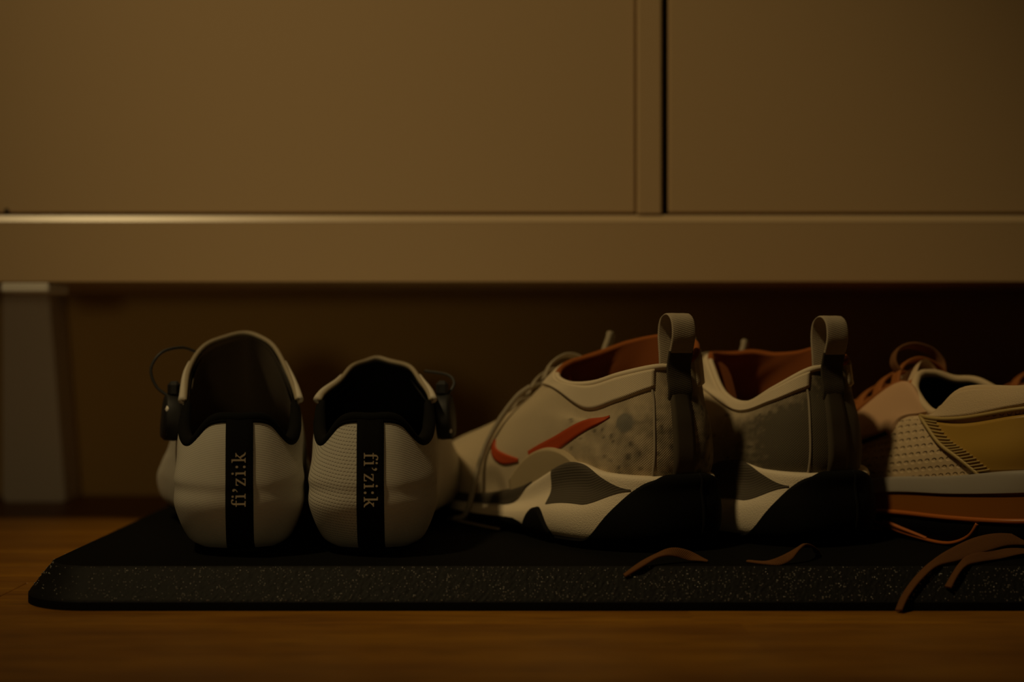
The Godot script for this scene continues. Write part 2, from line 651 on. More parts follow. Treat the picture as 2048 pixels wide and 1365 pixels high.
func rubber_mat() -> void:
	var t := thing("rubber_mat", "black rubber floor mat with speckled sloping edge, under all the shoes", "mat", Vector3(0, 0, -0.7))
	var xl := -0.2345
	var xr := 0.56
	var zf := -0.0065    # top edges, before the bevel
	var zb := -0.455
	var bev := 0.0125
	var rad := 0.026
	# outline of the top, from the right along the front to the left and back
	var ring := []
	var step := 0.0008
	var x := xr - rad
	while x > xl + rad:
		ring.append([Vector2(x, zf), Vector2(0, 1)])
		x -= step
	for i in 26:
		var a := PI / 2 * i / 25.0
		ring.append([Vector2(xl + rad - rad * sin(a), zf - rad + rad * cos(a)), Vector2(-sin(a), cos(a))])
	var z := zf - rad - 0.002
	while z > zb + rad:
		ring.append([Vector2(xl, z), Vector2(-1, 0)])
		z -= 0.003
	for i in 9:
		var a := PI / 2 * i / 8.0
		ring.append([Vector2(xl + rad - rad * cos(a), zb + rad - rad * sin(a)), Vector2(-cos(a), -sin(a))])
	for i in 9:
		var a := PI / 2 * i / 8.0
		ring.append([Vector2(xr - rad + rad * sin(a), zb + rad - rad * cos(a)), Vector2(sin(a), -cos(a))])
	for i in 9:
		var a := PI / 2 * i / 8.0
		ring.append([Vector2(xr - rad + rad * cos(a), zf - rad + rad * sin(a)), Vector2(cos(a), sin(a))])
	ring.append(ring[0])
	var pebble := FastNoiseLite.new()
	pebble.seed = 3
	pebble.noise_type = FastNoiseLite.TYPE_CELLULAR
	pebble.cellular_return_type = FastNoiseLite.RETURN_DISTANCE
	pebble.frequency = 1.0
	pebble.fractal_type = FastNoiseLite.FRACTAL_NONE
	var rows := []
	var levels := 22
	for i in levels + 1:
		var f := float(i) / levels
		var row := []
		for q in ring:
			var c: Vector2 = q[0] + q[1] * (bev * (1.0 - f))
			var p := Vector3(c.x, lerpf(0.0042, MAT_H, f), c.y)
			var n := Vector3(q[1].x * 0.78, 0.62, q[1].y * 0.78)
			var k := pebble.get_noise_3d(p.x * 760.0, p.y * 760.0, p.z * 760.0)
			p += n * (-0.00055 * k) * (1.0 if i > 0 and i < levels else 0.0)
			row.append(p)
		rows.append(row)
	var bevel := part("bevelled_edge", grid(rows), M.rubber, t)
	# shiny grains pressed into the sloping edge
	var grain := SphereMesh.new()
	grain.radius = 0.5
	grain.height = 1.0
	grain.radial_segments = 5
	grain.rings = 2
	var rng := RandomNumberGenerator.new()
	rng.seed = 9
	var mm := MultiMesh.new()
	mm.transform_format = MultiMesh.TRANSFORM_3D
	mm.mesh = grain
	mm.instance_count = 3000
	for i in mm.instance_count:
		var q: Vector3 = rows[rng.randi_range(1, levels - 1)][rng.randi_range(0, ring.size() - 60)]
		q += Vector3(rng.randf_range(-0.0005, 0.0005), 0, 0)
		var bs := Basis.from_euler(Vector3(rng.randf() * TAU, rng.randf() * TAU, rng.randf() * TAU)).scaled(Vector3.ONE * rng.randf_range(0.0005, 0.00105))
		mm.set_instance_transform(i, Transform3D(bs, q))
	var mi := MultiMeshInstance3D.new()
	mi.name = "grit"
	mi.multimesh = mm
	mi.material_override = M.grit
	mi.set_meta("kind", "stuff")
	bevel.add_child(mi)
	rows = []
	for lv in [[0.0, -0.0008], [0.0, 0.0], [0.0042, 0.0]]:
		var row := []
		for q in ring:
			var c: Vector2 = q[0] + q[1] * (bev + lv[1])
			row.append(Vector3(c.x, lv[0], c.y))
		rows.append(row)
	part("lip", grid(rows), M.rubber_plain, t)
	rows = []
	var mid := Vector3((xl + xr) / 2, MAT_H, (zf + zb) / 2)
	for f in [1.0, 0.5, 0.0]:
		var row := []
		for q in ring: row.append(mid.lerp(Vector3(q[0].x, MAT_H, q[0].y), f))
		rows.append(row)
	part("top_sheet", grid(rows), M.rubber_plain, t)

func spotlight(label: String, at: Vector3, aim: Vector3, energy: float, angle: float, r: float, hanging: bool) -> void:
	var t := thing("spotlight", label, "lamp", at if hanging else Vector3(at.x, 0, at.z))
	var up := Vector3.ZERO if hanging else Vector3(0, at.y, 0)
	var to := (aim - at).normalized()
	var face := Basis(Quaternion(Vector3.UP, to))
	var k := r / 0.115
	if hanging:
		part("ceiling_rose", lathe([Vector2(0.0, 2.36 - at.y), Vector2(0.05, 2.375 - at.y), Vector2(0.055, 2.4 - at.y), Vector2(0.0, 2.4 - at.y)]), M.black_plastic, t)
		part("stem", lathe([Vector2(0.0, 0.0), Vector2(0.009, 0.0), Vector2(0.009, 2.37 - at.y), Vector2(0.0, 2.37 - at.y)], 12), M.black_plastic, t)
	else:
		part("base", lathe([Vector2(0.0, 0.0), Vector2(0.07, 0.0), Vector2(0.07, 0.01), Vector2(0.02, 0.018), Vector2(0.0, 0.018)]), M.black_plastic, t)
		part("stem", lathe([Vector2(0.0, 0.015), Vector2(0.007, 0.015), Vector2(0.007, at.y), Vector2(0.0, at.y)], 12), M.black_plastic, t)
	var can := part("housing", lathe([Vector2(0.0, -0.10 * k), Vector2(0.08 * k, -0.09 * k), Vector2(0.115 * k, 0.04 * k), Vector2(0.115 * k, 0.06 * k), Vector2(0.108 * k, 0.06 * k), Vector2(0.105 * k, 0.03 * k), Vector2(0.0, 0.03 * k)]), M.black_plastic, t)
	can.transform = Transform3D(face, up)
	var disc := part("glowing_lens", lathe([Vector2(0.0, 0.032 * k), Vector2(0.104 * k, 0.032 * k), Vector2(0.104 * k, 0.036 * k), Vector2(0.06 * k, 0.042 * k), Vector2(0.0, 0.044 * k)]), M.glow, t)
	disc.transform = Transform3D(face, up)
	var l := SpotLight3D.new()
	l.name = "lamp_light"
	l.light_color = Color(1.0, 0.735, 0.345).linear_to_srgb()
	l.light_energy = energy
	l.light_size = r * 0.87
	l.spot_range = 9.0
	l.spot_attenuation = 2.0
	l.spot_angle = angle
	l.spot_angle_attenuation = 1.0
	l.shadow_enabled = true
	t.add_child(l)
	l.look_at_from_position(at + to * 0.13 * k, aim)

func lamps() -> void:
	var glow := mat("glow", Color(0.9, 0.85, 0.75), 0.5)
	glow.emission_enabled = true
	glow.emission = Color(1.0, 0.735, 0.345).linear_to_srgb()
	glow.emission_energy_multiplier = 0.8
	spotlight("round warm spotlight under the ceiling, behind the camera at its left", LAMP, AIM, 1.75, 12.5, 0.115, true)
	spotlight("small dim fill lamp added on the floor behind the camera", FILL, FILL_AIM, 0.105, 17.5, 0.085, false)  # added fill, brightens the shade under the cabinet

# ------------------------------------------------------------------ white cycling shoes
func white_shoe(label: String, at: Vector3, turn: float, lateral: float, top: float, lined: bool, text_turn: float) -> void:
	# lateral = -1: the outer side is the left one
	var slim := 0.90 if lined else 0.76
	var t := thing("cycling_shoe", label, "shoe", at, turn, "white cycling shoes")
	var halves := [
		[[33, 0, 1.0], [34, -9, 1.0], [40, -16, 1.0], [60, -19, 1.0], [105, -22, 6], [150, -27, 7], [200, -33, 7], [250, -26, 14], [276, 0, 20]],
		[[15, 0, 8.5], [18, -13, 8.5], [29, -25, 8.5], [55, -27.5, 8.5], [105, -31, 13], [150, -35, 14], [200, -39, 14], [252, -31, 20], [283, 0, 26]],
		[[2.3, 0, 25], [6.3, -18.2, 25], [21.5, -31.6, 25], [55, -33.0, 25], [105, -36, 27], [150, -38, 28], [200, -41, 26], [254, -32, 30], [286, 0, 34]],
		[[-0.1, 0, 35], [3.8, -17.6, 35], [20.5, -31.6, 35], [55, -33, 35], [102, -36, 40], [145, -37, 40], [194, -38, 36], [245, -28, 38], [275, 0, 41]],
		[[-1, 0, 42], [3, -18, 42], [20, -32, 41], [55, -33, 42], [100, -36, 50], [140, -35, 50], [188, -34, 46], [236, -25, 46], [262, 0, 48]],
		[[0, 0, 60], [4, -16.5, 58], [19, -28.5, 51], [50, -32.5, 56], [88, -33, 68], [118, -31, 74], [150, -25, 71], [185, -14, 67], [200, 0, 66]],
		[[3, 0, 73], [6, -14, 72], [18, -24.5, 60], [46, -30.5, 64], [72, -30, 80], [96, -27 * slim, 96 + (top - 117.0) * 0.45], [117, -19 * slim, 109 + (top - 117.0) * 0.8], [132, -9 * slim, top - 2], [137, 0, top]],
	]
	for h in halves:     # the outer side swells at the ball of the foot
		for i in h.size():
			h[i].append(0.0)
	var rw := [1.0, 1.0, 1.03, 1.05, 1.05, 1.26, 1.36, 1.22, 1.0]
	if lateral < 0:
		for h in halves:
			for i in h.size(): h[i][1] *= rw[i]
		for i in rw.size(): rw[i] = 1.0 / rw[i]
	var l := loft(halves, rw)
	var n := float(l.n)
	# knit halves: ribbed on the left side, open mesh on the right
	part("upper", patch(l, 0.0, n / 2, 0.0, 1.0, 100, 44), M.white_rib if lateral < 0 else M.white_knit, t)
	part("upper", patch(l, n / 2, n, 0.0, 1.0, 100, 44), M.white_rib, t)
	# lining: the same surface a little inside
	part("lining", patch(l, 0.0, n, 0.25, 1.0, 120, 20, -0.0022), M.dark_lining if lined else M.black_lining, t)
	part("insole", cap(l, 0.28, 0.0, 60, 0.96), M.dark_lining if lined else M.black_lining, t)
	# collar: black padded binding round the heel and ankle, white edge over the instep
	var heel := []
	for i in 61:
		var a := lerpf(-3.95, 3.95, i / 60.0)
		heel.append(l.pt(a, 1.0) + l.normal(a, 0.99) * -lerpf(0.0010, 0.0022, smoothstep(1.2, 2.6, absf(a))))
	var rad := []
	for i in 61:
		var f := absf(i - 30) / 30.0
		rad.append((lerpf(0.0025, 0.0036, smoothstep(0.3, 0.7, f)) - 0.0017 * smoothstep(0.8, 1.0, f)) * (1.0 if i > 0 and i < 60 else 0.4))
	part("collar_binding", tube(heel, rad, 12), M.black_binding, t, "black padded collar binding")
	part("collar_facing", patch(l, -3.9, 3.9, 0.955, 1.0, 80, 4, 0.0009, true), M.black_binding, t)
	var front := []
	for i in 41:
		var a := lerpf(3.95, n - 3.95, i / 40.0)
		front.append(l.pt(a, 1.0))
	part("instep_edge", tube(front, 0.0014, 10), M.white_edge, t, "white folded edge over the instep")
	for e in [[3.95, 5.3], [n - 3.95, n - 5.3]]:
		var fl := []
		var fr := []
		for i in 21: fr.append(lerpf(0.0023, 0.0009, i / 20.0))
		for i in 21:
			var a := lerpf(e[0], e[1], i / 20.0)
			fl.append(l.pt(a, 0.995) + l.normal(a, 0.98) * 0.0012)
		part("flap_edge", tube(fl, fr, 10), M.flap, t, "brighter white flap edge beside the instep")
	# tongue: arched sheet inside the instep
	var tr := []
	for i in 13:
		var s := i / 12.0
		var row := []
		for j in 21:
			var a := lerpf(4.5, n - 4.5, j / 20.0)
			var p := l.pt(a, 1.0 - 0.28 * s)
			row.append(p + l.normal(a, 1.0 - 0.28 * s) * -0.0038 + Vector3(0, -0.001, 0.004 * (1.0 - s)))
		tr.append(row)
	part("tongue", grid(tr), M.dark_lining if lined else M.black_lining, t)
	# heel tape and its lettering
	var tape := part("heel_tape", stroke(l, [Vector2(0, 0.985), Vector2(0, 0.7), Vector2(0, 0.4), Vector2(0, 0.2), Vector2(0, 0.06)], [0.0069, 0.0070, 0.0071, 0.0071, 0.0071], 48, 0.0009), M.black_tape, t, "black tape down the heel")
	var tm := TextMesh.new()
	var sf := SystemFont.new()
	sf.font_names = PackedStringArray(["Droid Serif"])
	var fv := FontVariation.new()
	fv.base_font = sf
	fv.spacing_glyph = 4
	tm.font = fv
	tm.text = "f\u200ci\u2019zi:k"
	tm.font_size = 64
	tm.pixel_size = 0.0092 / 64.0
	tm.depth = 0.0005
	tm.curve_step = 1.0
	var tx := part("lettering", tm, M.letter, tape)
	tx.position = local(-2.2, 0.0, 41.5)
	tx.rotation = Vector3(0, 0, text_turn)
	# sole plate, heel pad and toe pad
	var sole := patch(l, 0.0, n, 0.0, 0.08, 90, 6, 0.0008)
	var sp := part("sole_plate", sole, M.black_outsole, t)
	part("sole_bottom", cap(l, 0.0, -0.0002, 48), M.black_outsole, sp)
	part("heel_pad", lathe([Vector2(0.0, 0.0), Vector2(0.016, 0.0), Vector2(0.018, 0.003), Vector2(0.0, 0.003)]), M.black_outsole, t).position = local(42, 0, 0)
	part("toe_pad", lathe([Vector2(0.0, 0.0), Vector2(0.020, 0.0), Vector2(0.024, 0.009), Vector2(0.0, 0.009)]), M.black_outsole, t).position = local(205, 3.0 * lateral, 0)
	# dial on the outer side, with its wire
	var da := 4.05 if lateral < 0 else n - 4.05
	var dp := l.pt(da, 0.833)
	var axis := Vector3(lateral, 0.10, 0.16).normalized()
	var knob := lathe([Vector2(0.0, 0.0), Vector2(0.0125, 0.0), Vector2(0.0132, 0.002), Vector2(0.0132, 0.0075), Vector2(0.0115, 0.0095), Vector2(0.0, 0.0095)], 28)
	var d := part("dial", knob, M.black_plastic, t, "black tightening dial")
	d.transform = Transform3D(Basis(Quaternion(Vector3.UP, axis)), dp + axis * 0.0005)
	var lug := part("cable_guide", box(Vector3.ZERO, Vector3(0.007, 0.009, 0.012), 0.002), M.black_plastic, t)
	lug.position = dp + Vector3(lateral * 0.0035, 0.0165, 0.0)
	part("guide_pin", lathe([Vector2(0.0, 0.0), Vector2(0.0022, 0.0), Vector2(0.0022, 0.002), Vector2(0.0, 0.0028)], 12), M.bracket, d).position = Vector3(0.006, 0.0068, 0.009)
	var wire: Array
	if lateral < 0:
		wire = spline([dp + Vector3(-0.006, 0.012, 0.0), dp + Vector3(-0.0135, 0.018, -0.001), dp + Vector3(-0.0165, 0.028, -0.002), dp + Vector3(-0.011, 0.037, -0.004), dp + Vector3(-0.001, 0.040, -0.010), dp + Vector3(0.006, 0.038, -0.022), dp + Vector3(0.014, 0.033, -0.036)], 48)
	else:
		wire = spline([dp + Vector3(0.006, 0.012, 0.0), dp + Vector3(0.0105, 0.019, -0.004), dp + Vector3(0.007, 0.024, -0.012), dp + Vector3(-0.006, 0.026, -0.026)], 32)
	part("wire_lace", tube(wire, 0.0009, 8), M.wire, t)

# ------------------------------------------------------------------ tan training shoes
func tan_shoe(label: String, at: Vector3, turn: float, lateral: float, swoosh: bool, dirt_shade: float, collar: Array) -> void:
	var t := thing("training_shoe", label, "shoe", at, turn, "tan training shoes")
	var halves := [
		[[6, 0, 30], [9, -17, 30], [26, -31, 30], [60, -35, 30], [110, -36, 22], [160, -42, 16], [205, -43, 14], [245, -30, 16], [268, 0, 20]],
		[[0, 0, 46], [4, -19, 46], [22, -33, 47], [58, -37, 50], [110, -38, 46], [158, -43, 36], [204, -43, 32], [246, -30, 32], [269, 0, 34]],
		[[1, 0, 66], [5, -18.5, 66], [22, -31, 65], [55, -35, 66], [105, -35, 66], [145, -35, 58], [185, -32, 50], [225, -22, 47], [246, 0, 47]],
		[[5, 0, 84], [8, -16, 82], [23, -28, 75, 7], [50, -31.5, 70, 13], [86, -31, 80, 10], [112, -26, 80, 4], [138, -21, 74], [165, -12, 67], [178, 0, 66]],
		collar,
	]
	var rw := [1.0, 1.0, 1.0, 1.0, 0.97, 0.86, 0.84, 0.9, 1.0]
	if lateral > 0:
		for h in halves:
			for i in h.size(): h[i][1] *= rw[i]
		for i in rw.size(): rw[i] = 1.0 / rw[i]
	var l := loft(halves, rw)
	var n := float(l.n)
	var nz := noise(55.0, 21, 3)
	var nz2 := noise(220.0, 22, 2)
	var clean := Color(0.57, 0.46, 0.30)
	var grime_shade := Color(0.115, 0.095, 0.062) if swoosh else Color(0.085, 0.068, 0.043)  # one tone for soiling and painted shade together
	var spots := []
	var rng := RandomNumberGenerator.new()
	rng.seed = 77 if swoosh else 78
	for i in 46:
		spots.append([Vector2(rng.randf_range(-1.4, 3.2), rng.randf_range(0.12, 0.66)), rng.randf_range(0.0008, 0.0024)])
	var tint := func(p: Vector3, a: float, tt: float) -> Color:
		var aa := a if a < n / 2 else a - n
		# heel and lower sides worn grey-brown, forefoot cleaner; heel shade painted in too
		var g := dirt_shade * ((0.50 + 0.8 * nz.get_noise_3dv(p) if swoosh else 0.85 + 0.20 * nz.get_noise_3dv(p)) + 0.25 * nz2.get_noise_3dv(p)) * (1.0 - smoothstep(1.2, 4.2, absf(aa)))
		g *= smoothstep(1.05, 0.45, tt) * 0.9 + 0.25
		g += dirt_shade * 0.45 * smoothstep(1.1, 0.5, absf(aa)) * (0.8 + 0.5 * nz2.get_noise_3dv(p))  # back of the heel darkened further as painted shade
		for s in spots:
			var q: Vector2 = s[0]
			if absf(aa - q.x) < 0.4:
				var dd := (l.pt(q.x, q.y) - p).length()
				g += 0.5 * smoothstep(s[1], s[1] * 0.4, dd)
		var c := clean.lerp(grime_shade, clampf(g, 0.0, 0.95))
		# one round grey mark on the near side
		if swoosh and absf(aa - 1.72) < 0.5:
			var dm := (l.pt(1.72, 0.545) - p).length()
			c = c.lerp(Color(0.165, 0.155, 0.125), 0.85 * smoothstep(0.0062, 0.0045, dm))
		return c
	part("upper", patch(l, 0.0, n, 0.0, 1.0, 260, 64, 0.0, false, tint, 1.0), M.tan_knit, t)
	part("lining", patch(l, 0.0, n, 0.2, 1.0, 120, 20, -0.0030), M.orange_lining, t, "orange lining")
	part("insole", cap(l, 0.15, 0.0, 60, 0.95), M.black_lining, t)
	# ribbed collar band with a step at its lower edge, ending beside the heel strap
	var lower := func(a: float) -> float:
		var aa := absf(a if a < n / 2 else a - n)
		return lerpf(0.80, 0.885, smoothstep(3.0, 7.0, aa))
	part("collar_band", patch(l, 0.85, n - 0.85, lower, 1.0, 150, 10, 0.0016, true), M.tan_collar, t, "paler ribbed collar band")
	var rim := []
	for i in 81:
		var a := lerpf(5.4, n - 0.3, i / 80.0)
		rim.append(l.pt(a, 1.0) + l.normal(a, 0.98) * -0.0008)
	part("collar_rim", tube(rim, 0.0019, 10), M.orange_lining, t, "orange rolled rim")
	var near := []
	for i in 61:
		var a := lerpf(-0.3, 5.4, i / 60.0)
		near.append(l.pt(a, 1.0) + l.normal(a, 0.98) * -0.0002)
	part("collar_rim", tube(near, 0.0017, 10), M.tan_collar, t)
	# a fold of orange lining inside, standing behind the near rim
	var fold := []
	for i in 15:
		var f := i / 14.0
		var row := []
		for j in 9:
			var a := lerpf(1.2, 6.6, f)
			var s := j / 8.0
			var p := l.pt(a, 1.0) + l.normal(a, 0.97) * (-0.006 - 0.006 * sin(f * PI) - 0.006 * s) + Vector3(0, -0.001 - 0.03 * s + 0.004 * sin(f * PI), 0)
			row.append(p)
		fold.append(row)
	part("lining_fold", grid(fold), M.orange_lining, t)
	# tongue rising a little above the front of the opening
	var tg := []
	for i in 11:
		var s := i / 10.0
		var row := []
		for j in 21:
			var a := lerpf(5.6, n - 5.6, j / 20.0)
			var p := l.pt(a, 1.0 - 0.18 * s) + l.normal(a, 0.97) * -0.0030 + Vector3(0, 0.002 * (1.0 - s) * sin(PI * j / 20.0), 0.001)
			row.append(p)
		tg.append(row)
	part("tongue", grid(tg), M.orange_lining, t)
	# seam up the back quarter
	part("seam", tube(on_loft(l, [Vector2(0.95, 0.12), Vector2(0.9, 0.4), Vector2(0.92, 0.7), Vector2(1.0, 0.82)], 24, 0.0002), 0.0007, 8), M.lace_tan, t)
	# pull loop and heel strap; the strap's dark colour paints the heel's shade
	part("shaded_heel_strap", patch(l, -0.42, 0.42, 0.02, 0.99, 8, 40, 0.0012, true), M.heel_shade, t, "strap up the heel, dark with painted shade")
	var hp := l.pt(0.0, 1.0)
	var loop := spline([hp + local(4.5, 0, -10), hp + local(5.0, 0, 4), hp + local(6.0, 0, 17), hp + local(4.0, 0, 25), hp + local(-1.5, 0, 27.5), hp + local(-6.0, 0, 24), hp + local(-7.0, 0, 16), hp + local(-4.5, 0, 7)], 48)
	var ups := []
	for i in loop.size():
		var tt: Vector3 = (loop[mini(i + 1, loop.size() - 1)] - loop[maxi(i - 1, 0)]).normalized()
		ups.append(tt.cross(Vector3.RIGHT).normalized())
	part("pull_loop", ribbon(loop, ups, 0.0155, 0.0014), M.strap_light, t, "woven pull loop above the heel")
	var band := spline([hp + local(-4.7, 0, 8), hp + local(-2.6, 0, 0), hp + local(-2.8, 0, -6), hp + local(-4.0, 0, -13), hp + local(-3.0, 0, -20)], 40)
	var bu := []
	for i in band.size(): bu.append(Vector3(0, 0.1, 1))
	part("shaded_heel_strap", ribbon(band, bu, 0.0160, 0.0014), M.shade_dark, t)  # lower leg of the pull loop, coloured dark as if shaded
	# emblem stroke on the near side
	if swoosh:
		part("emblem", stroke(l, [Vector2(2.16, 0.665), Vector2(2.45, 0.57), Vector2(2.85, 0.44), Vector2(3.3, 0.30), Vector2(3.8, 0.20)], [0.0006, 0.0022, 0.0036, 0.0044, 0.0050], 60, 0.0007), M.red, t, "red tapering tick")
		part("emblem", stroke(l, [Vector2(4.75, 0.40), Vector2(4.6, 0.30), Vector2(4.35, 0.23), Vector2(4.05, 0.20)], [0.001, 0.0030, 0.0034, 0.001], 30, 0.0008), M.red, t)
	# saddle: a moulded tan wing that rises from the midsole in front of its crest
	var m := midsole_loft(lateral)
	if swoosh: part("saddle", patch(l, 2.5, 4.25, func(a): return 0.0, func(a): return 0.03 + 0.25 * pow(maxf(0.0, sin(PI * clampf((a - 2.4) / 1.95, 0.0, 1.0))), 0.9), 40, 16, 0.0030, true), M.tan_overlay, t, "moulded wing over the midfoot")
	part("midsole", patch(m, 0.0, n, 0.0, 1.0, 200, 40), M.midsole_white, t, "off-white flared midsole")
	part("midsole_groove", patch(m, 1.35, 3.35, func(a): return lerpf(0.62, 0.46, smoothstep(1.35, 2.4, a)), func(a): return lerpf(0.64, 0.84, smoothstep(1.35, 2.6, a)), 60, 10, 0.0004), M.groove, t, "grey ribbed hollow in the midsole side")
	part("midsole_groove", patch(m, n - 4.1, n - 1.45, 0.5, 0.78, 40, 10, 0.0004), M.groove, t)
	part("midsole_deck", cap(m, 1.0, -0.0005, 60), M.midsole_white, t)
	# black heel clip that wraps the back of the midsole and thins out under the flare
	var clip := func(a: float) -> float:
		var aa := absf(a)
		return maxf(lerpf(0.90, 0.70, smoothstep(0.4, 1.3, aa)) - 0.56 * smoothstep(1.0, 2.4, aa), 0.10)
	var hc := part("heel_clip", patch(m, -3.2, 3.2, 0.0, clip, 90, 24, 0.0016, true), M.black_outsole, t, "black heel clip")
	part("clip_rib", tube(on_loft(m, [Vector2(-0.35, 0.12), Vector2(-0.35, 0.5), Vector2(-0.38, 0.84)], 16, 0.0014), 0.0011, 8), M.black_outsole, hc)
	part("outsole", patch(m, 0.0, n, 0.0, func(a): return lerpf(0.12, 0.30, smoothstep(3.6, 4.2, minf(a, n - a))), 120, 8, 0.0010), M.black_outsole, t, "black outsole")
	part("outsole_bottom", cap(m, 0.0, -0.0002, 60), M.black_outsole, t)
	part("gap_shade_band", patch(m, 3.75, n - 3.75, func(a): return lerpf(0.86, 0.56, smoothstep(3.7, 4.3, minf(a, n - a))), 1.0, 80, 8, 0.0010), M.shade_dark, t, "dark band painted as shade between forefoot and sole")  # dark strip stands in for shade in the gap above the sole
	part("side_wedge", patch(m, 3.2, 3.95, 0.0, func(a): return 0.05 + 0.42 * sin(PI * clampf((a - 3.1) / 0.95, 0.0, 1.0)), 24, 10, 0.0020, true), M.black_outsole, t)
	part("outsole_edge", tube(on_loft(m, [Vector2(4.55, 0.02), Vector2(5.0, 0.02), Vector2(5.7, 0.02)], 24, 0.0022), 0.0012, 8), M.tan_overlay, t)
	# laces: loops over the throat and a strand hanging down the near side
	for k in 4:
		var uu := 118.0 + k * 17.0
		var vv := 97.0 - k * 9.5
		var pts := spline([local(uu - 4, -21 - k, vv - 9), local(uu, -13, vv + 1), local(uu + 2, 0, vv + 6), local(uu, 13, vv + 1), local(uu - 4, 20, vv - 9)], 20)
		var up2 := []
		for p in pts: up2.append((p - local(uu - 20, 0, vv - 40)).normalized())
		part("lace", ribbon(pts, up2, 0.006, 0.0016), M.lace_tan, t)
	var strand := spline([local(122, -25, 84), local(129, -30, 78), local(138, -37, 64), local(145, -43, 48), local(148, -48, 30), local(150, -51, 14), local(156, -52, 5), local(168, -53, 2)], 50)
	part("lace_end", tube(strand, 0.0017, 8), M.lace_tan, t, "loose lace end hanging down")
	for q in ([[116, 30, 116]] if swoosh else [[102, -20, 112], [114, 28, 111]]):
		var lp := spline([local(q[0], q[1] * 0.7, q[2] - 16), local(q[0] + 2, q[1] - 2, q[2] - 3), local(q[0] + 4, q[1], q[2]), local(q[0] + 6, q[1] + 3, q[2] - 3), local(q[0] + 8, q[1] * 0.7 + 4, q[2] - 16)], 24)
		part("lace_loop", tube(lp, 0.0019, 8), M.lace_tan, t)

func midsole_loft(lateral: float) -> Loft:
	var halves := [
		[[4, 0, 0.4], [8, -20, 0.4], [26, -36, 0.4], [52, -41, 0.4], [98, -40, 0.4], [150, -44, 0.4], [205, -43, 0.4], [250, -29, 5], [272, 0, 10]],
		[[-3, 0, 9], [2, -23, 9], [23, -42, 8], [50, -49, 7], [96, -46, 6], [150, -48, 5], [206, -46, 5], [252, -31, 10], [275, 0, 15]],
		[[-4, 0, 20], [1, -24, 20], [22, -43, 20], [50, -50, 19], [98, -46, 13], [152, -48, 9], [206, -46, 9], [252, -31, 14], [276, 0, 19]],
		[[-2, 0, 31], [2, -23, 31], [22, -39, 31], [54, -41, 31], [104, -41, 18], [156, -46, 13], [206, -45, 13], [251, -30, 18], [274, 0, 23]],
		[[-2, 0, 38], [2.5, -22, 38.5], [22, -37.5, 40], [54, -40.5, 43], [108, -40, 24], [158, -45, 16], [206, -44, 16], [250, -30, 20], [272, 0, 25]],
		[[4, 0, 40], [8, -18, 40], [25, -32, 41], [56, -36, 44], [110, -37, 26], [158, -43, 17], [205, -43, 17], [247, -29, 20], [268, 0, 25]],
	]
	# the inner side flares less, so that the pair can stand close
	var inner := [1.0, 0.95, 0.74, 0.72, 0.80, 0.86, 0.84, 0.9, 1.0]
	if lateral > 0:
		inner = [1.0, 1.0, 0.92, 0.90, 0.90, 0.86, 0.84, 0.9, 1.0]
		for h in halves:
			for i in h.size(): h[i][1] *= inner[i]
		for i in inner.size(): inner[i] = 1.0 / inner[i]
	return loft(halves, inner)

